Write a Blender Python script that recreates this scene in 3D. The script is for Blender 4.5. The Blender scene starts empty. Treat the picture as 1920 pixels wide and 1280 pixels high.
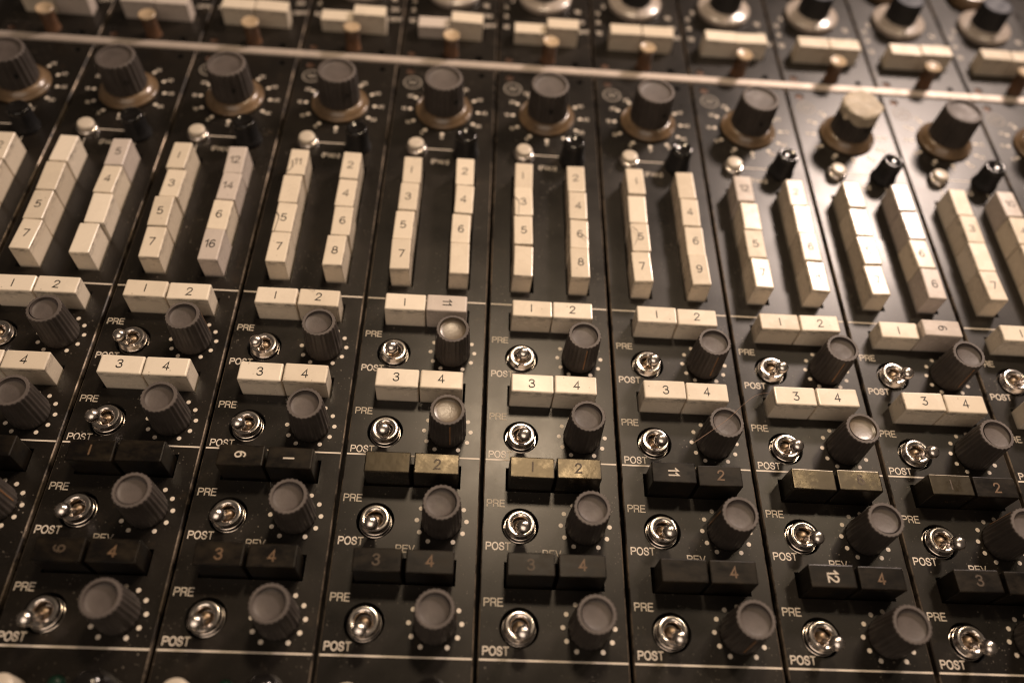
import bpy, bmesh, math, random
from mathutils import Matrix, Vector, Euler
random.seed(7)
PI = math.pi
S = 0.04            # metres per channel pitch; layout below is in pitch units (u across, v away, z up)
Z0 = 0.06           # height of the faceplate surface above the bottom of the frame

# ------------------------------------------------------------------ camera
scn = bpy.context.scene
F_PX = 1535.89
CAM_R = ((0.997584, -0.048963, -0.049284), (0.013489, 0.832428, -0.553969), (0.068149, 0.551966, 0.831077))
CAM_C = (3.87793, -1.1959, 5.4311)
cam_d = bpy.data.cameras.new('camera'); cam = bpy.data.objects.new('camera', cam_d)
scn.collection.objects.link(cam)
M = Matrix(CAM_R).to_4x4()
M.translation = Vector((CAM_C[0]*S, CAM_C[1]*S, CAM_C[2]*S + Z0))
cam.matrix_world = M
cam_d.sensor_width = 36; cam_d.lens = F_PX/1920*36
cam_d.clip_start = 0.01; cam_d.clip_end = 20
cam_d.dof.use_dof = True; cam_d.dof.focus_distance = 5.95*S; cam_d.dof.aperture_fstop = 5.0
cam_d.dof.aperture_blades = 7
scn.camera = cam
# ------------------------------------------------------------------ world, lamps, exposure
w = bpy.data.worlds.new('World'); scn.world = w; w.use_nodes = True
bg = w.node_tree.nodes['Background']; bg.inputs[0].default_value = (1.0, .76, .56, 1); bg.inputs[1].default_value = 0.06
def lamp(name, loc, target, size, size_y, watts, col):
    d = bpy.data.lights.new(name, 'AREA'); d.shape = 'RECTANGLE'; d.size = size; d.size_y = size_y
    d.energy = watts; d.color = col
    o = bpy.data.objects.new(name, d); scn.collection.objects.link(o)
    o.location = (loc[0]*S, loc[1]*S, loc[2]*S + Z0)
    t = Vector((target[0]*S, target[1]*S, Z0))
    o.rotation_euler = (t - o.location).to_track_quat('-Z', 'Y').to_euler()
    return o
lamp('desk_lamp_light', (14.9, 15.4, 11.8), (6.5, 3.5), .13, .08, 5.5, (1.0, .79, .67))
def spot(name, loc, target, radius, deg, watts, col):
    d = bpy.data.lights.new(name, 'SPOT'); d.shadow_soft_size = radius; d.spot_size = math.radians(deg); d.spot_blend = 1.0
    d.energy = watts; d.color = col
    o = bpy.data.objects.new(name, d); scn.collection.objects.link(o)
    o.location = (loc[0]*S, loc[1]*S, loc[2]*S + Z0)
    o.rotation_euler = (Vector((target[0]*S, target[1]*S, Z0)) - o.location).to_track_quat('-Z', 'Y').to_euler()
spot('gooseneck_lamp_light', (5.0, 8.6, 14), (5.0, 2.3), .045, 62, 6.6, (1.0, .755, .51))
lamp('soft_fill_light', (1.0, -17.0, 26), (4.5, 2.0), 1.0, .8, 4.4, (1.0, .80, .63))  # added soft fill behind the camera, lifts shadows and brightens cap fronts
lamp('wall_lamp_light', (15.6, 10.6, 20), (6.0, 1.5), .07, .07, .8, (1.0, .77, .52))
scn.view_settings.view_transform = 'Standard'; scn.view_settings.look = 'None'
scn.view_settings.exposure = 0; scn.view_settings.gamma = 1
scn.view_settings.use_curve_mapping = False
scn.cycles.filter_width = 1.15

# ------------------------------------------------------------------ helpers
COL = scn.collection
def place(o, u=0, v=0, z=0): o.location = (u*S, v*S, z*S); return o
def link(o, parent=None):
    COL.objects.link(o)
    if parent is not None: o.parent = parent
    return o
def thing(name, label, cat, loc=(0, 0, 0), group=None):
    o = bpy.data.objects.new(name, None); link(o); o.empty_display_size = .01
    o.location = (loc[0]*S, loc[1]*S, loc[2]*S + Z0)
    o['label'] = label; o['category'] = cat
    if group: o['group'] = group
    return o
def tag(o, label, cat, group=None):
    o['label'] = label; o['category'] = cat
    if group: o['group'] = group
    return o
def mesh(name, verts, faces, mats=(), midx=None, smooth=False):
    me = bpy.data.meshes.new(name)
    me.from_pydata([(x*S, y*S, z*S) for x, y, z in verts], [], faces)
    for m in mats: me.materials.append(m)
    if midx: me.polygons.foreach_set('material_index', midx)
    me.polygons.foreach_set('use_smooth', [smooth]*len(me.polygons))
    me.update(); return me
def part(name, me, parent, u=0, v=0, z=0, rot=(0, 0, 0), mat=None):
    o = bpy.data.objects.new(name, me); link(o, parent); place(o, u, v, z); o.rotation_euler = rot
    if mat is not None:
        if not me.materials: me.materials.append(mat)
        o.material_slots[0].link = 'OBJECT'; o.material_slots[0].material = mat
    return o
def sharp(me, deg=35):
    me.polygons.foreach_set('use_smooth', [True]*len(me.polygons))
    me.set_sharp_from_angle(angle=math.radians(deg)); return me

# ------------------------------------------------------------------ materials
def nt(name):
    m = bpy.data.materials.new(name); m.use_nodes = True
    t = m.node_tree; b = t.nodes['Principled BSDF']; return m, t, b
def N(t, kind, **kw):
    n = t.nodes.new(kind)
    for k, v in kw.items():
        if k.startswith('i_'):
            n.inputs[k[2:].replace('_', ' ')].default_value = v
        else: setattr(n, k, v)
    return n
def coords(t):
    """object coordinates shifted by a per-object random, so alike pieces do not repeat"""
    tc = N(t, 'ShaderNodeTexCoord'); oi = N(t, 'ShaderNodeObjectInfo')
    ml = N(t, 'ShaderNodeVectorMath', operation='SCALE'); ml.inputs[0].default_value = (3.1, 5.7, 2.3)
    t.links.new(oi.outputs['Random'], ml.inputs['Scale'])
    ad = N(t, 'ShaderNodeVectorMath', operation='ADD')
    t.links.new(tc.outputs['Object'], ad.inputs[0]); t.links.new(ml.outputs[0], ad.inputs[1])
    return ad.outputs[0], oi, tc
def noise(t, vec, scale, detail=4, rough=.55):
    n = N(t, 'ShaderNodeTexNoise'); n.inputs['Scale'].default_value = scale
    n.inputs['Detail'].default_value = detail; n.inputs['Roughness'].default_value = rough
    t.links.new(vec, n.inputs['Vector']); return n.outputs['Fac']
def ramp(t, fac, a, b, lo=0., hi=1.):
    r = N(t, 'ShaderNodeMapRange'); r.inputs['From Min'].default_value = a; r.inputs['From Max'].default_value = b
    r.inputs['To Min'].default_value = lo; r.inputs['To Max'].default_value = hi
    t.links.new(fac, r.inputs['Value']); return r.outputs['Result']
def mix(t, fac, a, b):
    m = N(t, 'ShaderNodeMix', data_type='RGBA')
    if isinstance(fac, (int, float)): m.inputs[0].default_value = fac
    else: t.links.new(fac, m.inputs[0])
    for i, c in ((6, a), (7, b)):
        if isinstance(c, tuple): m.inputs[i].default_value = c + ((1,) if len(c) == 3 else ())
        else: t.links.new(c, m.inputs[i])
    return m.outputs[2]
def math_(t, op, a, b=None):
    m = N(t, 'ShaderNodeMath', operation=op)
    for i, x in ((0, a), (1, b)):
        if x is None: continue
        if isinstance(x, (int, float)): m.inputs[i].default_value = x
        else: t.links.new(x, m.inputs[i])
    return m.outputs[0]
def bump(t, b, h, strength, dist):
    n = N(t, 'ShaderNodeBump'); n.inputs['Strength'].default_value = strength; n.inputs['Distance'].default_value = dist
    t.links.new(h, n.inputs['Height']); t.links.new(n.outputs[0], b.inputs['Normal'])
def specks(t, vec, scale, thr, keep):
    """sparse round flecks of dust: 1 on a fleck"""
    v = N(t, 'ShaderNodeTexVoronoi'); v.inputs['Scale'].default_value = scale; t.links.new(vec, v.inputs['Vector'])
    d = math_(t, 'LESS_THAN', v.outputs['Distance'], thr)
    sx = N(t, 'ShaderNodeSeparateXYZ'); t.links.new(v.outputs['Color'], sx.inputs[0])
    k = math_(t, 'GREATER_THAN', sx.outputs[0], keep)
    return math_(t, 'MULTIPLY', d, k)

def m_panel():
    m, t, b = nt('black_anodised_panel'); vec, oi, tc = coords(t)
    big = noise(t, vec, 45, 5, .6); fine = noise(t, vec, 2200, 3)
    c = mix(t, ramp(t, big, .35, .7), (.0082, .0068, .0056), (.0145, .0112, .0082))
    grime = ramp(t, noise(t, vec, 120, 6, .7), .60, .74)
    c = mix(t, math_(t, 'MULTIPLY', grime, .45), c, (.045, .031, .019))
    c = mix(t, math_(t, 'MULTIPLY', ramp(t, fine, .55, .8), .3), c, (.05, .043, .036))
    dust = math_(t, 'MAXIMUM', specks(t, vec, 700, .16, .86), specks(t, vec, 1500, .2, .84))
    dust = math_(t, 'MULTIPLY', dust, ramp(t, noise(t, vec, 60, 3), .45, .65, .05, .6))
    c = mix(t, dust, c, (.30, .26, .21))
    t.links.new(c, b.inputs['Base Color'])
    r = math_(t, 'ADD', ramp(t, big, .3, .75, .27, .37), math_(t, 'MULTIPLY', dust, .3))
    t.links.new(r, b.inputs['Roughness'])
    b.inputs['Specular IOR Level'].default_value = .40
    bump(t, b, fine, .05, .0001)
    return m
def m_edge():
    m, t, b = nt('worn_aluminium_edge'); vec, oi, tc = coords(t)
    f = ramp(t, noise(t, vec, 90, 7, .75), .44, .62)
    t.links.new(mix(t, f, (.022, .017, .013), (.36, .29, .22)), b.inputs['Base Color'])
    t.links.new(ramp(t, f, 0, 1, .1, .85), b.inputs['Metallic'])
    b.inputs['Roughness'].default_value = .42
    return m
def m_plain(name, col, rough=.5, metal=0., spec=.5, var=0., bmp=0., bscale=800, coat=0.):
    m, t, b = nt(name); vec, oi, tc = coords(t)
    n = noise(t, vec, 140, 5, .6)
    lo = tuple(x*(1-var) for x in col); hi = tuple(min(1, x*(1+var)) for x in col)
    t.links.new(mix(t, ramp(t, n, .3, .7), lo, hi), b.inputs['Base Color'])
    t.links.new(ramp(t, noise(t, vec, 260, 4), .3, .7, max(.02, rough*.85), min(1, rough*1.15)), b.inputs['Roughness'])
    b.inputs['Metallic'].default_value = metal; b.inputs['Specular IOR Level'].default_value = spec
    b.inputs['Coat Weight'].default_value = coat; b.inputs['Coat Roughness'].default_value = .15
    if bmp: bump(t, b, noise(t, vec, bscale, 3), bmp, .0002)
    return m
def m_cap(name, a, bcol, dirt=.65):
    """yellowed moulded button cap with scuffs along the upper front edge"""
    m, t, b = nt(name); vec, oi, tc = coords(t)
    rnd = oi.outputs['Random']
    c = mix(t, rnd, a, bcol)
    c = mix(t, math_(t, 'MULTIPLY', ramp(t, noise(t, vec, 90, 5, .65), .5, .75), .35), c, tuple(x*.72 for x in bcol))
    c = mix(t, math_(t, 'MULTIPLY', specks(t, vec, 520, .14, .86), .35), c, (.12, .085, .055))
    sx = N(t, 'ShaderNodeSeparateXYZ'); t.links.new(tc.outputs['Object'], sx.inputs[0])
    z = ramp(t, sx.outputs[2], .120*S, .192*S); z2 = ramp(t, sx.outputs[2], .200*S, .188*S)
    ss = N(t, 'ShaderNodeVectorMath', operation='MULTIPLY'); ss.inputs[1].default_value = (1, 1, 3)
    t.links.new(vec, ss.inputs[0])
    sc = ramp(t, noise(t, ss.outputs[0], 330, 6, .72), .46, .58)
    d = math_(t, 'MULTIPLY', math_(t, 'MULTIPLY', z, z2), sc)
    c = mix(t, math_(t, 'MULTIPLY', d, dirt), c, (.035, .026, .02))
    t.links.new(c, b.inputs['Base Color'])
    t.links.new(ramp(t, noise(t, vec, 200, 4), .3, .7, .19, .34), b.inputs['Roughness'])
    b.inputs['Specular IOR Level'].default_value = .5
    bump(t, b, noise(t, vec, 350, 4), .1, .0003)
    return m
def m_blackcap():
    m, t, b = nt('black_button_plastic'); vec, oi, tc = coords(t)
    st = N(t, 'ShaderNodeVectorMath', operation='MULTIPLY'); st.inputs[1].default_value = (1, 1.8, 1)
    t.links.new(vec, st.inputs[0])
    worn = ramp(t, noise(t, st.outputs[0], 110, 7, .72), .42, .68)
    t.links.new(mix(t, worn, (.006, .005, .0045), (.020, .0145, .0085)), b.inputs['Base Color'])
    t.links.new(ramp(t, worn, 0, 1, .30, .48), b.inputs['Roughness'])
    b.inputs['Specular IOR Level'].default_value = .18
    bump(t, b, noise(t, vec, 220, 4), .12, .0003)
    return m
def m_blackshine():  # polished cap; gold specular tint puts the warm lamp glint into the material
    m, t, b = nt('polished_black_gold_sheen'); vec, oi, tc = coords(t)
    worn = ramp(t, noise(t, vec, 130, 6, .7), .46, .70)
    t.links.new(mix(t, worn, (.006, .005, .0045), (.020, .014, .0075)), b.inputs['Base Color'])
    t.links.new(ramp(t, worn, 0, 1, .34, .17), b.inputs['Roughness'])
    b.inputs['Specular IOR Level'].default_value = .62; b.inputs['Specular Tint'].default_value = (1, .86, .62, 1)
    bump(t, b, noise(t, vec, 150, 3), .16, .0006)
    return m
def m_print(name, col, wear=.5):
    m, t, b = nt(name); vec, oi, tc = coords(t)
    f = ramp(t, noise(t, vec, 420, 5, .7), wear, wear+.14)
    t.links.new(mix(t, math_(t, 'MULTIPLY', f, .55), col, tuple(x*.22 for x in col)), b.inputs['Base Color'])
    b.inputs['Roughness'].default_value = .6; return m
MAT = dict(
    panel=m_panel(), edge=m_edge(),
    inside=m_plain('dark_slot_interior', (.006, .005, .0045), .8),
    frame=m_plain('dark_brown_frame', (.010, .007, .005), .8, var=.4),
    cream=m_cap('cream_button_plastic', (.78, .685, .555), (.69, .60, .48)),
    pale=m_cap('pale_button_plastic', (.85, .76, .635), (.80, .71, .585)),
    lilac=m_cap('greyed_button_plastic', (.62, .545, .485), (.57, .50, .45), .4),
    black=m_blackcap(),
    shine=m_blackshine(),
    ink=m_print('black_engraved_ink', (.012, .010, .009), .72),
    ink_glare=m_print('glare_paled_ink', (.05, .042, .034), .6),  # paler ink: glare over the upper numerals put into their colour
    white=m_print('cream_screen_print', (.74, .66, .56), .82),
    orange=m_print('tarnished_orange_ink', (.15, .088, .045), .55),
    white_engraved=m_print('white_engraved_ink', (.62, .55, .46), .7),
    dim=m_print('dim_embossed_ink', (.075, .052, .032), .5),
    faint=m_print('worn_grey_print', (.26, .23, .195), .6),
    redprint=m_print('dull_red_print', (.17, .07, .035), .5),
    knob=m_plain('charcoal_knob_plastic', (.052, .043, .038), .52, var=.3, bmp=.10),
    knobtop=m_plain('dusty_knob_top_plastic', (.100, .083, .075), .62, var=.22, bmp=.18, bscale=1600),
    dish=m_plain('knob_dish_plastic', (.088, .072, .065), .56, var=.25, bmp=.22, bscale=1500),
    dishglint=m_plain('polished_knob_dish_glint', (.150, .118, .085), .33, var=.3, spec=.9, bmp=.22, bscale=1300),  # polished dish; lighter base colour also stands in for the lamp glint
    pointer=m_print('orange_pointer_paint', (.34, .17, .07), .5),
    chrome=m_plain('chrome_plate', (.80, .75, .71), .20, metal=1.0, var=.06),
    satin=m_plain('satin_lever_metal', (.82, .76, .72), .24, metal=1.0, var=.05),
    brass=m_plain('dull_brass', (.24, .18, .12), .42, metal=1.0, var=.3),
    skirt=m_plain('amber_skirt_plastic', (.165, .108, .060), .32, var=.35, coat=.35),
    skirtpale=m_plain('smoky_pale_skirt_plastic', (.40, .345, .30), .26, var=.15, coat=.4),
    gloss=m_plain('glossy_black_plastic', (.008, .007, .0065), .14, spec=.6),
    blueblack=m_plain('blue_black_knob_top', (.012, .017, .032), .6, var=.15),
    blackknob=m_plain('black_knob_plastic', (.006, .006, .007), .55),
    peg=m_plain('brown_peg_plastic', (.105, .052, .026), .42, var=.35),
    pegtop=m_plain('worn_tan_peg_top', (.46, .345, .225), .34, var=.25),
    buttoncream=m_plain('cream_round_button', (.58, .51, .42), .3, var=.08),
    rail=m_plain('brushed_aluminium_rail', (.50, .43, .375), .52, metal=.3, var=.08, bmp=.05),
    led=m_plain('dark_green_lens', (.006, .030, .019), .4, spec=.3),
    screw=m_plain('rusty_screw_head', (.075, .040, .024), .5, metal=.5, var=.4),
    tape=m_plain('tan_masking_tape', (.44, .375, .285), .6, var=.16, bmp=.3, bscale=260),
    hair=m_plain('dark_hair', (.03, .02, .014), .5), fibre=m_plain('pale_fibre', (.35, .22, .15), .5),
)

# ------------------------------------------------------------------ shapes
CACHE = {}
def cached(key, fn):
    if key not in CACHE: CACHE[key] = fn()
    return CACHE[key]
def box_mesh(name, sx, sy, h, bev, seg=3, z0=-.09):
    """a cap: bevelled box, top at z = h, reaching down through its slot to z0"""
    bm = bmesh.new(); bmesh.ops.create_cube(bm, size=1)
    for v in bm.verts:
        v.co = Vector((v.co.x*sx*S, v.co.y*sy*S, (h if v.co.z > 0 else z0)*S))
    ed = [e for e in bm.edges if not all(v.co.z < 0 for v in e.verts)]
    bmesh.ops.bevel(bm, geom=ed, offset=bev*S, segments=seg, profile=.5, affect='EDGES')
    me = bpy.data.meshes.new(name); bm.to_mesh(me); bm.free()
    me.materials.append(None); return me
def revolve(name, prof, n=48, rmod=None, mats=(), seg_mat=None, closed_top=True, deg=35):
    """lathe a (r, z) profile; rmod(i_profile, angle) scales the radius"""
    V, Fc, mi = [], [], []
    for k, (r, z) in enumerate(prof):
        if r <= 1e-6:
            V.append((0, 0, z))
        else:
            for i in range(n):
                a = 2*PI*i/n; rr = r*(rmod(k, a) if rmod else 1)
                V.append((rr*math.cos(a), rr*math.sin(a), z))
    idx = []; p = 0
    for r, z in prof:
        if r <= 1e-6: idx.append((p, 1)); p += 1
        else: idx.append((p, n)); p += n
    for k in range(len(prof)-1):
        (a, na), (b, nb) = idx[k], idx[k+1]
        for i in range(n):
            j = (i+1) % n
            if na == n and nb == n: Fc.append((a+i, a+j, b+j, b+i))
            elif nb == 1: Fc.append((a+i, a+j, b))
            elif na == 1: Fc.append((a, b+j, b+i))
            else: continue
            mi.append(seg_mat[k] if seg_mat else 0)
    me = mesh(name, V, Fc, mats, mi)
    return sharp(me, deg)
def quads_mesh(name, rects, z=.002, t=.0):
    V, Fc = [], []
    for (a, b, c, d) in rects:
        k = len(V); V += [(a, b, z), (c, b, z), (c, d, z), (a, d, z)]; Fc.append((k, k+1, k+2, k+3))
    return mesh(name, V, Fc)
# --- stroke lettering
def catmull(p, n=6, closed=False):
    out = []; L = len(p)
    for i in range(L if closed else L-1):
        if closed: q = [p[(i+j) % L] for j in (-1, 0, 1, 2)]
        else: q = [p[max(i-1, 0)], p[i], p[i+1], p[min(i+2, L-1)]]
        for s in range(n):
            x = s/n
            out.append(tuple(.5*((2*q[1][d]) + (-q[0][d]+q[2][d])*x + (2*q[0][d]-5*q[1][d]+4*q[2][d]-q[3][d])*x*x
                                 + (-q[0][d]+3*q[1][d]-3*q[2][d]+q[3][d])*x**3) for d in (0, 1)))
    if not closed: out.append(p[-1])
    return out
def ell(cx, cy, rx, ry, n=22): return [(cx+rx*math.cos(2*PI*i/n), cy+ry*math.sin(2*PI*i/n)) for i in range(n)]
def G():
    c = catmull; g = {}
    g['1'] = (.0, [([(0, 0), (0, 1)], 0)])
    g['!'] = (.26, [([(.0, .74), (.26, 1), (.26, 0)], 0)])
    g['2'] = (.6, [(c([(.02, .74), (.1, .93), (.3, 1), (.5, .93), (.58, .74), (.48, .53), (.24, .28), (0, 0)])[:-1] + [(0, 0), (.6, 0)], 0)])
    g['3'] = (.6, [(c([(.02, .82), (.12, .95), (.3, 1), (.5, .93), (.55, .76), (.45, .6), (.24, .54)]), 0),
                   (c([(.26, .54), (.5, .47), (.6, .28), (.52, .08), (.3, 0), (.1, .05), (0, .2)]), 0)])
    g['z'] = (.6, [([(.03, 1), (.56, 1), (.24, .6)] + c([(.3, .6), (.52, .52), (.6, .3), (.5, .07), (.27, 0), (0, .12)]), 0)])
    g['4'] = (.64, [([(.64, .27), (0, .27), (.46, 1), (.46, 0)], 0)])
    g['5'] = (.58, [([(.53, 1), (.1, 1)] + c([(.05, .52), (.3, .62), (.53, .5), (.58, .3), (.5, .08), (.27, 0), (0, .12)]), 0)])
    six = c([(.53, .9), (.35, 1), (.12, .85), (.02, .5), (.06, .18), (.28, 0), (.52, .1), (.58, .32), (.48, .53), (.28, .59), (.05, .42)])
    g['6'] = (.6, [(six, 0)]); g['9'] = (.6, [([(.6-x, 1-y) for x, y in six], 0)])
    g['7'] = (.58, [([(0, 1), (.58, 1), (.22, 0)], 0)])
    g['8'] = (.6, [(ell(.3, .76, .24, .24), 1), (ell(.3, .27, .3, .27), 1)])
    g['0'] = (.6, [(ell(.3, .5, .3, .5), 1)])
    bowl = c([(.38, 1), (.62, .94), (.70, .74), (.62, .54), (.38, .48)])
    g['P'] = (.7, [([(0, 0), (0, 1)] + bowl + [(.04, .48)], 0)])
    g['R'] = (.74, [([(0, 0), (0, 1)] + bowl + [(.04, .48)], 0), (c([(.40, .46), (.60, .40), (.67, .22), (.70, 0)]), 0)])
    g['E'] = (.66, [([(.66, 1), (0, 1), (0, 0), (.68, 0)], 0), ([(.05, .53), (.60, .53)], 0)])
    g['O'] = (.86, [(ell(.43, .5, .43, .52), 1)])
    g['S'] = (.68, [(c([(.65, .74), (.55, .94), (.34, 1.01), (.12, .93), (.05, .74), (.16, .59), (.36, .52), (.58, .43), (.67, .26), (.56, .06), (.34, -.01), (.1, .07), (.0, .28)]), 0)])
    g['T'] = (.72, [([(0, 1), (.72, 1)], 0), ([(.36, .95), (.36, 0)], 0)])
    g['V'] = (.74, [([(0, 1), (.37, 0), (.74, 1)], 0)])
    g['A'] = (.76, [([(0, 0), (.38, 1), (.76, 0)], 0), ([(.18, .34), (.58, .34)], 0)])
    g['N'] = (.72, [([(0, 0), (0, 1), (.72, 0), (.72, 1)], 0)])
    g['F'] = (.6, [([(.62, 1), (0, 1), (0, 0)], 0), ([(.05, .5), (.54, .5)], 0)])
    g['('] = (.22, [(c([(.22, 1.1), (.05, .8), (0, .5), (.05, .2), (.22, -.1)]), 0)])
    g[')'] = (.22, [(c([(0, 1.1), (.17, .8), (.22, .5), (.17, .2), (0, -.1)]), 0)])
    g['.'] = (.0, [([(0, 0), (0, .12)], 0)])
    g['@'] = (1.0, [(ell(.5, .5, .56, .56, 30), 1), ([(.22, .36), (.38, .66), (.52, .34), (.66, .64), (.80, .42)], 0)])
    return g
GL = G()
def ribbon(V, Fc, pts, closed, wd, z):
    n = len(pts); k0 = len(V)
    for i, (x, y) in enumerate(pts):
        a = pts[(i-1) % n] if (closed or i > 0) else None
        b = pts[(i+1) % n] if (closed or i < n-1) else None
        ds = []
        if a is not None: ds.append(Vector((x-a[0], y-a[1])).normalized())
        if b is not None: ds.append(Vector((b[0]-x, b[1]-y)).normalized())
        if len(ds) == 2:
            nn = Vector((-ds[0].y-ds[1].y, ds[0].x+ds[1].x))
            if nn.length < 1e-4: nn = Vector((-ds[0].y, ds[0].x))
            nn.normalize(); co = max(.42, nn.dot(Vector((-ds[0].y, ds[0].x)))); h = wd/2/co
        else: nn = Vector((-ds[0].y, ds[0].x)); h = wd/2
        ex = Vector((0, 0))
        if a is None: ex = -ds[0]*wd*.35
        if b is None: ex = ds[0]*wd*.35
        V.append((x+nn.x*h+ex.x, y+nn.y*h+ex.y, z)); V.append((x-nn.x*h+ex.x, y-nn.y*h+ex.y, z))
    for i in range(n if closed else n-1):
        j = (i+1) % n
        Fc.append((k0+2*i, k0+2*i+1, k0+2*j+1, k0+2*j))
def text_mesh(s, h, wd, gap=.26, width=None, center=True, z=.0012, flip=False):
    def build():
        V, Fc = [], []; x = 0; k = 0
        for ch in s:
            gw, strokes = GL[ch]
            for pts, cl in strokes:
                ribbon(V, Fc, [(x+px, py) for px, py in pts], cl, wd, z + .0004*(k % 2) + .0003*(k//2 % 2)); k += 1
            x += gw + gap
        x -= gap
        sx = h if width is None else width/x
        ox = x/2 if center else 0; oy = .5 if center else 0
        V = [((a-ox)*sx, (b-oy)*h, c) for a, b, c in V]
        Fc = [f[::-1] for f in Fc]
        return mesh('lettering', V, Fc, [None])
    return cached(('t', s, h, wd, gap, width, center, z), build)
def ensure_up(me):
    if me.polygons and me.polygons[0].normal.z < 0: me.flip_normals()
    return me
# --- printed scale of dots
def disc(V, Fc, cx, cy, r, z, n=14):
    k = len(V); V += [(cx+r*math.cos(2*PI*i/n), cy+r*math.sin(2*PI*i/n), z) for i in range(n)]; Fc.append(tuple(range(k, k+n)))
def dots_mesh(rad, r, angs):
    V, Fc = [], []
    for a in angs: disc(V, Fc, rad*math.cos(math.radians(a)), rad*math.sin(math.radians(a)), r, .0015)
    return mesh('scale_dots', V, Fc, [MAT['white']])

# --- faceplates with real holes
GAP = .030; CH = .007; TH = .05
def faceplate(name, v0, v1, circles, rects):
    g = GAP/2
    sec = [(g, -TH), (g, -CH), (g+CH, 0), (1-g-CH, 0), (1-g, -CH), (1-g, -TH)]
    n = len(sec); V = [(u, v0, z) for u, z in sec] + [(u, v1, z) for u, z in sec]
    Fc = [(i, i+n, (i+1) % n+n, (i+1) % n) for i in range(n)]; mi = [1, 1, 0, 1, 1, 2]
    Fc += [tuple(range(n)), tuple(range(2*n-1, n-1, -1))]; mi += [1, 1]
    me = mesh(name, V, Fc, (MAT['panel'], MAT['edge'], MAT['inside']), mi)
    bm = bmesh.new(); bm.from_mesh(me); bmesh.ops.recalc_face_normals(bm, faces=bm.faces); bm.to_mesh(me); bm.free()
    CV, CF = [], []
    def prism(pts):
        k = len(CV); m = len(pts)
        CV.extend([(x, y, -.2) for x, y in pts]); CV.extend([(x, y, .1) for x, y in pts])
        CF.append(tuple(range(k+m-1, k-1, -1))); CF.append(tuple(range(k+m, k+2*m)))
        for i in range(m): CF.append((k+i, k+(i+1) % m, k+m+(i+1) % m, k+m+i))
    for (cx, cy, r) in circles: prism(ell(cx, cy, r, r, 40))
    for (a, b, c, d) in rects: prism([(a, b), (c, b), (c, d), (a, d)])
    cm = mesh('cutter', CV, CF, (MAT['panel'], MAT['edge'], MAT['inside']), [2]*len(CF))
    po = bpy.data.objects.new('p', me); co = bpy.data.objects.new('c', cm); COL.objects.link(po); COL.objects.link(co)
    md = po.modifiers.new('b', 'BOOLEAN'); md.operation = 'DIFFERENCE'; md.object = co; md.solver = 'EXACT'
    dg = bpy.context.evaluated_depsgraph_get()
    out = bpy.data.meshes.new_from_object(po.evaluated_get(dg)); out.name = name
    bpy.data.objects.remove(po); bpy.data.objects.remove(co)
    return out
TOG_V = [.203 + .6875*k for k in range(4)]        # rows D C B A
KNB_V = [.213 + .6925*k for k in range(4)]
CAP_V = [.465 + .690*k for k in range(4)]
CAP_D = .160
COL_V = [2.932 + .3245*k for k in range(4)]       # bottom to top, front edges
lower_plate = faceplate('faceplate', -.95, 5.728,
    [(.277, v, .131) for v in TOG_V] + [(.13, 5.63, .045), (.85, 5.63, .03)],
    [(.170, v-.010, .849, v+CAP_D+.010) for v in CAP_V] + [(.172, 2.915, .374, 4.248), (.646, 2.915, .842, 4.248)])
upper_plate = faceplate('faceplate', 5.842, 8.6,
    [(.12, 5.91, .045), (.81, 5.90, .034)], [(.150, 6.178, .855, 6.37)])

# --- controls
def flutes(n, amp, rows):
    return lambda k, a: 1 + (amp*math.cos(n*a) if k in rows else 0)
def send_knob_mesh():
    prof = [(.134, .004), (.138, .012), (.136, .05), (.130, .20), (.1245, .318), (.1235, .332), (.1195, .338), (.101, .338)]
    return revolve('send_knob', prof, 120, flutes(24, .022, (1, 2, 3, 4, 5, 6)), (MAT['knob'], MAT['knobtop']), [0, 0, 0, 0, 0, 1, 1], deg=50)
def dish_mesh(r, top, depth, lip=.02, mat='dish'):
    prof = [(r, top), (r-.004, top-lip)] + [((r-.006)*math.cos(a), top-lip-depth*math.sin(a)) for a in (0, .35, .7, 1.05, 1.35)] + [(0, top-lip-depth)]
    return revolve('dish', prof, 48, None, (MAT[mat],), deg=40)
KNOB = send_knob_mesh()
DISH = {k: dish_mesh(.101, .338, .012, .022, k) for k in ('dish', 'dishglint')}
POINTER = mesh('pointer_line', [(-.0045, -.1385, .06), (.0045, -.1385, .06), (.0045, -.1275, .31), (-.0045, -.1275, .31),
                                (-.0045, -.12, .06), (.0045, -.12, .06), (.0045, -.11, .31), (-.0045, -.11, .31)],
               [(0, 1, 2, 3), (0, 4, 5, 1), (3, 2, 6, 7), (0, 3, 7, 4), (1, 5, 6, 2)], [MAT['pointer']])
DOTS = dots_mesh(.1713, .0160, [-120+30*-k for k in range(11)])
BUSH = revolve('toggle_switch', [(.109, -.05), (.109, -.006), (.106, .0), (.103, .0), (.103, .008), (.100, .012), (.1035, .018), (.099, .024),
                                 (.102, .030), (.099, .038), (.093, .044), (.083, .0465), (.072, .0445), (.064, .040), (.060, .036), (.057, .03), (.055, -.03), (0, -.035)], 48, None,
               (MAT['chrome'],), deg=25)
NUT = revolve('washer', [(.1145, -.05), (.1145, -.040), (.112, -.036), (.1095, -.036)], 40, None, (MAT['chrome'],))
PIVOT = revolve('pivot', [(.045*math.cos(a), -.012+.045*math.sin(a)) for a in (0, .4, .8, 1.2)] + [(0, .033)], 24, None, (MAT['brass'],), deg=80)
LEVER = revolve('lever', [(.017, 0), (.018, .05), (.022, .12), (.028, .16), (.036, .19), (.0445, .214), (.0485, .240), (.0475, .260), (.043, .276), (.034, .288), (.020, .2945), (0, .296)],
                28, None, (MAT['satin'],), deg=80)
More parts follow.
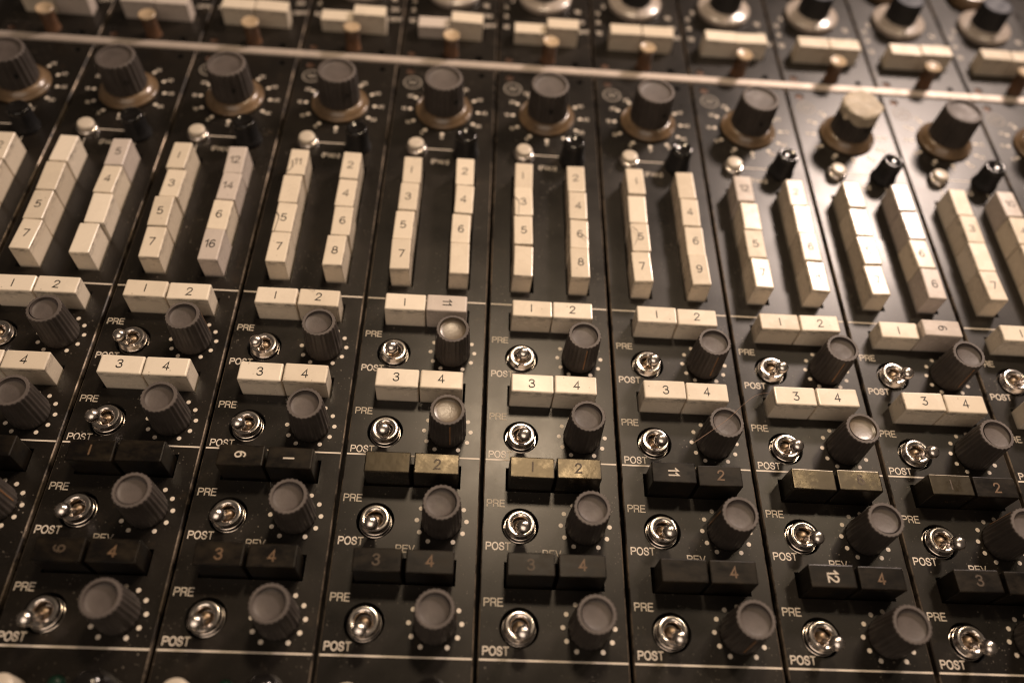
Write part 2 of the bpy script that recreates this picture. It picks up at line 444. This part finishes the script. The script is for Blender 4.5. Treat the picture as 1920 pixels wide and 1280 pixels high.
def gain_mesh():
    prof = [(.190, .05), (.194, .06), (.190, .12), (.183, .27), (.178, .378), (.1755, .395), (.171, .402), (.150, .402)]
    return revolve('gain_knob', prof, 110, flutes(22, .030, (1, 2, 3, 4, 5)), (MAT['knob'], MAT['knobtop']), [0, 0, 0, 0, 0, 1, 1], deg=50)
GAIN = gain_mesh(); GDISH = dish_mesh(.150, .402, .010, .016)
SKIRT = revolve('skirt', [(.262, .0), (.270, .008), (.272, .022), (.266, .034), (.258, .038), (.252, .034), (.245, .045), (.236, .058), (.226, .068), (.214, .080), (.205, .086), (.19, .088)], 64, None, (MAT['skirt'],), deg=60)
HOLE = revolve('set_screw', [(.022, 0), (.022, .006), (.016, .006), (.014, .001), (0, .001)], 18, None, (MAT['inside'],))
GDOTS = dots_mesh(.329, .0195, [a for a in range(-240, 90, 30) if a != -270])
PAN = revolve('pan_knob', [(.118, .0), (.122, .012), (.116, .03), (.110, .05), (.104, .07), (.101, .15), (.099, .205), (.095, .226), (.086, .234), (.070, .232), (.062, .226), (0, .216)],
              80, flutes(20, .012, (4, 5, 6)), (MAT['blackknob'], MAT['gloss']), [0, 0, 0, 0, 0, 0, 1, 1, 1, 1, 1], deg=50)
RB_CAP = revolve('round_button', [(.070, .02), (.074, .055), (.074, .075), (.071, .084), (.063, .090), (.048, .0925), (0, .094)], 40, None, (MAT['buttoncream'],), deg=60)
COLLAR = revolve('collar', [(.098, 0), (.098, .016), (.095, .030), (.089, .040), (.082, .044), (.074, .044), (.068, .03)], 40, None, (MAT['chrome'],), deg=30)
PEG = revolve('peg_button', [(.080, 0), (.078, .012), (.070, .02), (.072, .20), (.083, .222)], 36, None, (MAT['peg'],), deg=50)
PEGTOP = revolve('peg_cap', [(.083, .222), (.085, .226), (.084, .240), (.078, .246), (.066, .244), (.05, .236), (0, .232)], 36, None, (MAT['pegtop'],), deg=40)
UPK = revolve('upper_knob', [(.172, .09), (.170, .10), (.160, .315), (.156, .328), (.150, .332), (.140, .332), (.136, .326), (0, .322)], 96, flutes(24, .018, (0, 1, 2)), (MAT['blackknob'], MAT['blueblack']), [0, 0, 0, 1, 1, 1, 1], deg=50)
USK = revolve('skirt', [(.285, 0), (.293, .01), (.293, .050), (.289, .060), (.281, .066), (.24, .076), (.214, .083), (.196, .088), (.17, .092)], 64, None, (MAT['skirtpale'],), deg=60)
UIDX = mesh('index_line', [(-.006, -.2945, .02), (.006, -.2945, .02), (.006, -.2945, .0515), (-.006, -.2945, .0515), (.006, -.2815, .0675), (-.006, -.2815, .0675), (.006, -.197, .0895), (-.006, -.197, .0895)],
            [(0, 1, 2, 3), (3, 2, 4, 5), (5, 4, 6, 7)], [MAT['blackknob']])
BACKK = revolve('rear_knob', [(.24, 0), (.245, .01), (.235, .10), (.215, .13), (.20, .135), (.0, .135)], 64, None, (MAT['skirt'], MAT['skirtpale']), [0, 0, 0, 1, 1], deg=40)
SCREW = revolve('screw', [(.044, -.02), (.040, -.006), (.030, -.004), (.024, -.010), (0, -.012)], 20, None, (MAT['screw'],))
LOWB = revolve('round_cap', [(.088, 0), (.088, .15), (.083, .172), (.07, .182), (0, .186)], 40, None, (MAT['buttoncream'],), deg=40)
LOWLED = revolve('led', [(.050, 0), (.050, .02), (.044, .04), (.03, .056), (0, .062)], 28, None, (MAT['led'],), deg=70)
LOWD = revolve('domed_knob', [(.125, 0), (.128, .02), (.122, .08), (.115, .13), (.10, .175), (.075, .205), (.04, .222), (0, .226)], 48, None, (MAT['gloss'],), deg=70)
CAPM = {'pair': box_mesh('push_button', .317, .158, .20, .013), 'pairb': box_mesh('push_button', .312, .158, .225, .009),
        'col': box_mesh('push_button', .160, .3185, .20, .012), 'up': box_mesh('push_button', .328, .165, .20, .010)}
CAPH = {'pair': .20, 'pairb': .225, 'col': .20, 'up': .20}

# ------------------------------------------------------------------ visibility test (skip what the frame cannot show)
Rinv = Matrix(CAM_R).transposed()
def seen(u, v, z=0, margin=190):
    d = Rinv @ (Vector((u, v, z)) - Vector(CAM_C))
    if d.z > -.1: return False
    x = 960 + F_PX*d.x/-d.z; y = 640 - F_PX*d.y/-d.z
    return -margin < x < 1920+margin and -margin < y < 1280+margin

# ------------------------------------------------------------------ the frame and the rail
def plain_box(name, a, b, mat, bev=0.0):
    bm = bmesh.new(); bmesh.ops.create_cube(bm, size=1)
    for v in bm.verts:
        v.co = Vector([(a[i] if v.co[i] < 0 else b[i])*S for i in range(3)])
    if bev: bmesh.ops.bevel(bm, geom=list(bm.edges), offset=bev*S, segments=3, affect='EDGES')
    me = bpy.data.meshes.new(name); bm.to_mesh(me); bm.free(); me.materials.append(mat); return me
fr = thing('console_frame', 'dark brown console frame showing in the gaps between the channel strips', 'console frame', (0, 0, 0))
U0, U1 = -2.02, 11.02
part('base_tray', plain_box('base_tray', (U0, -1.0, -1.5), (U1, 8.65, -.36), MAT['frame']), fr)
for k in range(-2, 12):
    part('frame_rib', cached('rib', lambda: plain_box('frame_rib', (-.035, -1.0, -.40), (.035, 8.65, -.34), MAT['frame'])), fr, k)
for v in (-.95, 5.785, 8.5):
    part('cross_rail', cached('cross', lambda: plain_box('cross_rail', (U0, -.05, -.16), (U1, .05, -TH-.002), MAT['frame'])), fr, 0, v)
rl = part('trim_rail', plain_box('trim_rail', (U0, 5.733, -.045), (U1, 5.830, .020), MAT['rail'], .008), None)
rl.location.z = Z0
tag(rl, 'long pale aluminium trim rail running across between channel strips and upper modules', 'rail')

# ------------------------------------------------------------------ tables read off the photograph
# '=' sideways; colours: c cream, p pale, l greyed, k black
def rep(s): return s
COLS = {  # top to bottom
    -1: (['1', '3', '5', '7'], ['2', '', '', '']),
    0: (['', '', '5', '7'], ['5', '4', '', '']),
    1: (['1', '3', '5', '7'], ['!2', '!4', '6', '!6']),
    2: (['!!', '', '5', '7'], ['2', '4', '6', '8']),
    3: (['1', '3', '5', '7'], ['2', '4', '6', '']),
    4: (['1', '3', '5', ''], ['2', '4', '6', '8']),
    5: (['1', '', '5', '7'], ['', '4', '6', '9']),
    6: (['!2', '', '5', '7'], ['2', '', '6', '8']),
    7: (['', '3', '5', '7'], ['1', '7', '6', '6']),
    8: (['', '3', '', '7'], ['!0', '4', '', '']),
    9: (['1', '3', '5', '7'], ['2', '4', '6', '8'])}
GREY = {(1, 1, 0), (1, 1, 1), (1, 1, 3), (6, 0, 0), (7, 1, 0), (7, 1, 1), (7, 1, 3), (8, 1, 0), (0, 1, 0)}
PALE = {(0, 0, 0), (0, 1, 2), (0, 1, 3), (5, 0, 1), (6, 0, 1), (8, 0, 0), (8, 0, 2)}
ROW_A = {3: ('1', '=!!'), 7: ('1', '=6')}
ROW_C = {-1: ('', ''), 0: ('1', ''), 1: ('1', ''), 2: ('=6', '=1'), 3: ('', '2'), 4: ('1', '2'), 5: ('=!!', '2'), 6: ('', '6'), 7: ('1', '2'), 8: ('1', '2'), 9: ('1', '2')}
ROW_D = {1: ('=9', '4'), 2: ('3', '4'), 3: ('3', '4'), 4: ('3', '4'), 5: ('', '4'), 6: ('=!2', '4'), 7: ('3', '')}
INK_C = {(1, 0): 'orange', (2, 0): 'white_engraved', (2, 1): 'white_engraved', (5, 0): 'white_engraved', (5, 1): 'orange', (7, 0): 'dim', (7, 1): 'orange', (6, 1): 'dim'}
INK_D = {(1, 0): 'dim', (6, 0): 'white_engraved', (4, 0): 'dim', (7, 0): 'dim', (3, 0): 'dim'}
LABELS = {
    -1: 'black channel strip with only its blank-capped right button column beside the dark groove',
    0: 'black channel strip with two blank cream caps above caps 5 and 7',
    1: 'black channel strip with greyish 12, 14 and 16 caps in one column',
    2: 'black channel strip with a cracked 11 cap and sideways white 6 on black cap',
    3: 'black channel strip with a sideways 11 on a greyish cap beside cream cap 1',
    4: 'black channel strip with hooked hair on cap 3 and a blank cap below 5',
    5: 'black channel strip with sideways eleven and a cracked 2 on its black caps',
    6: 'black channel strip with sideways twelve on black cap and a black cap with a bright blotched gold sheen',
    7: 'black channel strip with tan tape over its large gain knob',
    8: 'black channel strip beside the taped-knob strip, blank caps alternating with 3 and 7',
    9: 'black channel strip showing little more than the shiny edge of its gain knob skirt'}
ULAB = {
    -1: 'upper module above the strip with the cut-off blank-capped column',
    0: 'upper module above the strip with two blank caps over 5 and 7',
    1: 'upper module above the strip with greyish 12, 14 and 16 caps',
    2: 'upper module above the strip with the cracked 11 cap, one cream button raised',
    3: 'upper module above the strip with the sideways 11 cream cap, greyish button pressed lower',
    4: 'upper module with a pressed cream button and peg before the raised one',
    5: 'upper module above the strip with sideways eleven on a black cap',
    6: 'upper module next to the one above the taped knob, above the sideways twelve',
    7: 'upper module directly above the tan taped gain knob',
    8: 'upper module above the strip next to the taped knob, black screw hole by its groove',
    9: 'upper module whose blue-black knob stands before a tan rear knob, above the cut-off skirt'}
ANG = lambda s=1.2: math.radians(random.uniform(-s, s))

def button(par, kind, u, v, mat, txt, ink, size, dz=0, tilt=(0, 0), wd=.13, yaw=None):
    o = part('push_button', CAPM[kind], par, u, v, dz, (tilt[0], tilt[1], ANG(.7) if yaw is None else yaw), MAT[mat])
    if txt:
        side = txt.startswith('='); s = txt.replace('=', '')
        me = text_mesh(s, size, wd, .24); ensure_up(me)
        n = part('numeral', me, o, random.uniform(-.008, .008), random.uniform(-.006, .006), CAPH[kind]+.0006, (0, 0, (-PI/2 if side else 0) + ANG(2.5)), MAT[ink])
    return o
def toggle(par, u, v):
    b = part('toggle_switch', BUSH, par, u, v, 0, (0, 0, random.uniform(0, 6)))
    b.rotation_euler = (0, 0, 0)
    part('washer', NUT, b); part('pivot', PIVOT, b)
    part('lever', LEVER, b, 0, 0, -.025, (math.radians(21.0)+ANG(2.0), ANG(2.2), 0))
    return b
def send_knob(par, u, v, worn=False, front=False):  # worn picks the polished dish with lamp glint put into its colour
    k = part('send_knob', KNOB, par, u, v, 0, (0, 0, random.uniform(-.15, .2) if front else random.uniform(1.6, 4.6)))
    part('dish', DISH['dishglint' if worn else 'dish'], k, 0, 0, 0, (ANG(1), ANG(1), 0))
    part('pointer_line', POINTER, k)
    return k
LINE = quads_mesh('divider_line', [(.022, -.0058, .978, .0058)], .0014); LINE.materials.append(MAT['white'])
PANLINE = [quads_mesh('routing_line', [r], .0014) for r in ((.35, 4.534, .615, 4.543), (.279, 4.25, .2865, 4.41), (.733, 4.25, .7405, 4.39))]
for m_ in PANLINE: m_.materials.append(MAT['white'])
GNUM = {-90: '0', -120: '5', -150: '!0', 180: '!5', 150: '20', 120: '25', 60: '35', 30: '40', 0: '45', -30: '50', -60: '55'}

def strip(c):
    t = thing('channel_strip', LABELS[c], 'channel strip', (c, 0, 0), 'channel strips side by side')
    vis = lambda u, v, z=0: seen(c+u, v, z)
    part('faceplate', lower_plate, t)
    for v in (0.0, 1.387, 2.784): part('divider_line', LINE, t, 0, v)
    # four send rows, D C B A
    for r in range(4):
        letter = 'DCBA'[r]; v = CAP_V[r] + CAP_D/2
        if letter in 'AB':
            txt = ROW_A.get(c, ('1', '2')) if letter == 'A' else (('z' if c in (6, 7, 8) else '3'), '4')
            for s in range(2):
                if not vis(.5, v): continue
                mat = 'lilac' if (letter == 'A' and s == 1 and c in (3, 7)) else ('pale' if random.random() < .75 else 'cream')
                dz = random.uniform(-.008, .008)
                if letter == 'A' and c == 7: dz = (-.035, .02)[s]
                if letter == 'A' and c == 3 and s == 1: dz = .012
                button(t, 'pair', (.3435, .6705)[s], v, mat, txt[s], 'ink', .066, dz, (ANG(.8), ANG(.8)), .12)
        else:
            tx = (ROW_C if letter == 'C' else ROW_D).get(c, ('3', '4')); ik = INK_C if letter == 'C' else INK_D
            for s in range(2):
                if not vis(.5, v): continue
                tilt = (ANG(1.6), ANG(1.6))
                button(t, 'pairb', (.341, .674)[s], v, 'shine' if (letter == 'C' and c in (3, 4, 6)) or (letter == 'C' and (c, s) == (7, 0)) else 'black', tx[s], ik.get((c, s), 'orange' if letter == 'D' else 'dim'), .068, random.uniform(-.012, .006), tilt, .16)
        if vis(.277, TOG_V[r]): toggle(t, .277, TOG_V[r])
        if vis(.733, KNB_V[r]):
            part('scale_dots', DOTS, t, .733, KNB_V[r])
            send_knob(t, .733, KNB_V[r], (c, letter) in {(3, 'A'), (3, 'B'), (6, 'B')},
                      (c, letter) in {(3, 'B'), (4, 'A'), (5, 'A'), (6, 'A'), (7, 'A'), (5, 'D'), (8, 'A')})
        if vis(.1, .34+.69*r):
            part('legend', ensure_up(text_mesh('PRE', .049, .165, .26, .121, False)), t, .044, .338+.690*r, 0, (0, 0, 0), MAT['white'])
        if vis(.1, .03+.69*r):
            part('legend', ensure_up(text_mesh('POST', .049, .165, .24, .163, False)), t, .046, .030+.688*r, 0, (0, 0, 0), MAT['white'])
    if vis(.5, .7): part('legend', ensure_up(text_mesh('REV', .048, .155, .24, .122, False)), t, .436, .676, 0, (0, 0, 0), MAT['white'])
    # two columns of four caps
    for s in range(2):
        for k in range(4):
            row = 3-k                                   # table runs top to bottom
            v = COL_V[k] + .3245/2; u = (.272, .742)[s]
            if not vis(u, v, .2): continue
            key = (c, s, row); mat = 'lilac' if key in GREY else ('pale' if key in PALE else 'cream')
            tx = COLS[c][s][row]
            button(t, 'col', u + random.uniform(-.007, .007), v, mat, tx, 'ink_glare' if row < 2 else 'ink', .072, random.uniform(-.010, .012),
                   (ANG(1.8), ANG(2.4)), .12, ANG(1.5))
    # gain knob, pan knob, round button
    if vis(.5, 5.06, .2):
        part('scale_dots', GDOTS, t, .502, 5.075)
        for a, s in GNUM.items():
            r = .388
            part('legend', ensure_up(text_mesh(s, .036, .15, .24)), t, .502+r*math.cos(math.radians(a)), 5.075+r*.97*math.sin(math.radians(a)), 0, (0, 0, 0), MAT['white'])
        g = part('gain_knob', GAIN, t, .502, 5.072, 0, (ANG(1), ANG(1), ANG(12)))
        part('skirt', SKIRT, g); part('dish', GDISH, g)
        a = math.radians(-62) + ANG(14); rr = .184
        part('set_screw', HOLE, g, rr*math.cos(a), rr*math.sin(a), .235, (0, PI/2-.05, a))
        part('legend', ensure_up(text_mesh('@', .150, .09, .2)), t, .168, 5.46, 0, (0, 0, 0), MAT['faint'])
    if vis(.28, 4.5):
        b = part('round_button', RB_CAP, t, .278, 4.525, 0, (ANG(4), ANG(4), 0)); part('collar', COLLAR, b)
        part('pan_knob', PAN, t, .737, 4.512, 0, (ANG(2), ANG(2), ANG(20)))
        for m_ in PANLINE: part('routing_line', m_, t)
        part('legend', ensure_up(text_mesh('(PAN)', .050, .12, .16, .160, False)), t, .426, 4.352, 0, (0, 0, 0), MAT['white'])
    part('screw', SCREW, t, .13, 5.63)
    # what peeps in below the last printed line
    if vis(.25, -.26):
        part('round_cap', LOWB, t, .235, -.275, 0); part('led', LOWLED, t, .487, -.215); part('domed_knob', LOWD, t, .735, -.255)
    return t
for c in range(-1, 10): strip(c)

UTXT = {'L': [(.085, 6.455, '!2'), (.085, 6.64, '8'), (.085, 6.80, '5'), (.15, 6.93, '3')], 'R': [(.905, 6.45, 'OFF'), (.885, 6.62, '20'), (.862, 6.80, '!6')]}
def upper(c):
    t = thing('upper_module', ULAB[c], 'mixer module', (c, 0, 0), 'upper modules beyond the rail')
    part('faceplate', upper_plate, t)
    vis = lambda u, v, z=0: seen(c+u, v, z)
    v = 6.192 + .0825
    for s in range(2):
        if not vis(.5, v, .2): continue
        dz = (-.065, .012)[s] if c in (2, 3, 4) else (-.005+random.uniform(-.006, .006))
        mat = 'lilac' if (c, s) in ((3, 0), (0, 0), (0, 1), (-1, 1)) else ('pale' if random.random() < .4 else 'cream')
        button(t, 'up', (.332, .668)[s], v, mat, '', 'ink', .05, dz, (ANG(1.5), ANG(1.5)))
    p = part('peg_button', PEG, t, .522, 5.935, 0, (ANG(4), ANG(4), 0)); part('peg_cap', PEGTOP, p)
    k = part('upper_knob', UPK, t, .5, 6.98, 0, (0, 0, ANG(8)))
    part('skirt', USK, k); part('index_line', UIDX, k)
    if c >= 7: part('rear_knob', BACKK, t, .5, 7.56)
    for side in 'LR':
        for (u, vv, s) in UTXT[side]:
            if vis(u, vv): part('legend', ensure_up(text_mesh(s, .055, .14, .22)), t, u, vv, 0, (0, 0, 0), MAT['white'])
    part('screw', SCREW, t, .12, 5.91)
    return t
for c in range(-1, 10): upper(c)

# ------------------------------------------------------------------ crumpled tape over one gain knob
def tape():
    rnd = random.Random(3); n = 64; V, Fc = [], []
    prof = [(.186, .285), (.184, .32), (.182, .36), (.183, .395), (.172, .410), (.13, .413), (.07, .411), (0, .413)]
    low = [rnd.uniform(-.02, .05) for _ in range(n)]
    for it in range(1): low = [(low[i-1]+2*low[i]+low[(i+1) % n])/4 for i in range(n)]
    for k, (r, z) in enumerate(prof[:-1]):
        for i in range(n):
            a = 2*PI*i/n
            wob = .009*math.sin(4*a+k*.7) + .004*math.sin(9*a-k*1.1) + rnd.uniform(-.003, .003)
            zz = z + (low[i] + .03*math.sin(2*a+1) if k == 0 else (rnd.uniform(-.003, .003) if k < 5 else rnd.uniform(-.0015, .0015)) + .004*math.sin(3*a+k))
            rr = r + max(wob, -.001 if k < 4 else -.02) + .006
            V.append((rr*math.cos(a), rr*math.sin(a), zz))
    V.append((0, 0, .413)); m = len(prof)-1
    for k in range(m-1):
        for i in range(n): Fc.append((k*n+i, k*n+(i+1) % n, (k+1)*n+(i+1) % n, (k+1)*n+i))
    for i in range(n): Fc.append(((m-1)*n+i, (m-1)*n+(i+1) % n, len(V)-1))
    me = mesh('masking_tape', V, Fc, [MAT['tape']])
    o = part('masking_tape', me, None, 7.502, 5.072, 0); o.location.z = Z0
    tag(o, 'crumpled tan tape wrapped over the top of a gain knob', 'tape')
tape()

# ------------------------------------------------------------------ stray hairs lying on caps and knobs
def unproject(px, py, z):
    d = Matrix(CAM_R) @ Vector(((px-960)/F_PX, -(py-640)/F_PX, -1)); k = (z-CAM_C[2])/d.z
    return Vector(CAM_C) + d*k
def hair(pts, r, label, mat='hair'):
    P = [unproject(x, y, z) for x, y, z in pts]; Q = []
    for i in range(len(P)-1):
        a, b, c_, d = P[max(i-1, 0)], P[i], P[i+1], P[min(i+2, len(P)-1)]
        for s in range(5):
            x = s/5; Q.append(.5*((2*b)+(-a+c_)*x+(2*a-5*b+4*c_-d)*x*x+(-a+3*b-3*c_+d)*x**3))
    Q.append(P[-1]); V, Fc = [], []; n = 5
    for i, q in enumerate(Q):
        tn = (Q[min(i+1, len(Q)-1)]-Q[max(i-1, 0)]).normalized(); sd = tn.cross(Vector((0, 0, 1))).normalized(); up = sd.cross(tn)
        rr = r*(1-.6*i/len(Q))
        for k in range(n):
            w_ = q + (sd*math.cos(2*PI*k/n)+up*math.sin(2*PI*k/n))*rr; V.append(tuple(w_))
    for i in range(len(Q)-1):
        for k in range(n): Fc.append((i*n+k, i*n+(k+1) % n, (i+1)*n+(k+1) % n, (i+1)*n+k))
    o = part('stray_hair', mesh('stray_hair', V, Fc, [MAT[mat]]), None); o.location.z = Z0
    tag(o, label, 'hair', 'stray hairs on the desk')
H = .2145
hair([(548, 300, H), (550, 308, H), (545, 316, H), (533, 325, H)], .004, 'short dark hair across the 11 cap of a column')
hair([(519, 397, H), (523, 405, H), (520, 416, H), (514, 434, H)], .004, 'dark hair crossing the numeral 5 above cap 7')
hair([(964, 368, H), (973, 377, H), (973, 390, H), (972, 405, H)], .0035, 'dark hooked hair on the cap 3 of a column')
hair([(1090, 438, H), (1098, 444, H), (1104, 449, H)], .0035, 'tiny dark hair beside the numeral 6')
hair([(1186, 425, H), (1196, 434, H), (1196, 446, H), (1190, 458, H)], .0025, 'curved hair along the edge of a cap 5')
hair([(580, 537, H), (588, 542, H), (590, 545, H)], .003, 'fine hair touching the numeral 2')
hair([(1300, 830, .36), (1330, 810, .36), (1365, 785, .36), (1395, 757, .34), (1420, 740, .30), (1450, 735, .26)], .0016, 'long pale fibre arching over a send knob', 'fibre')
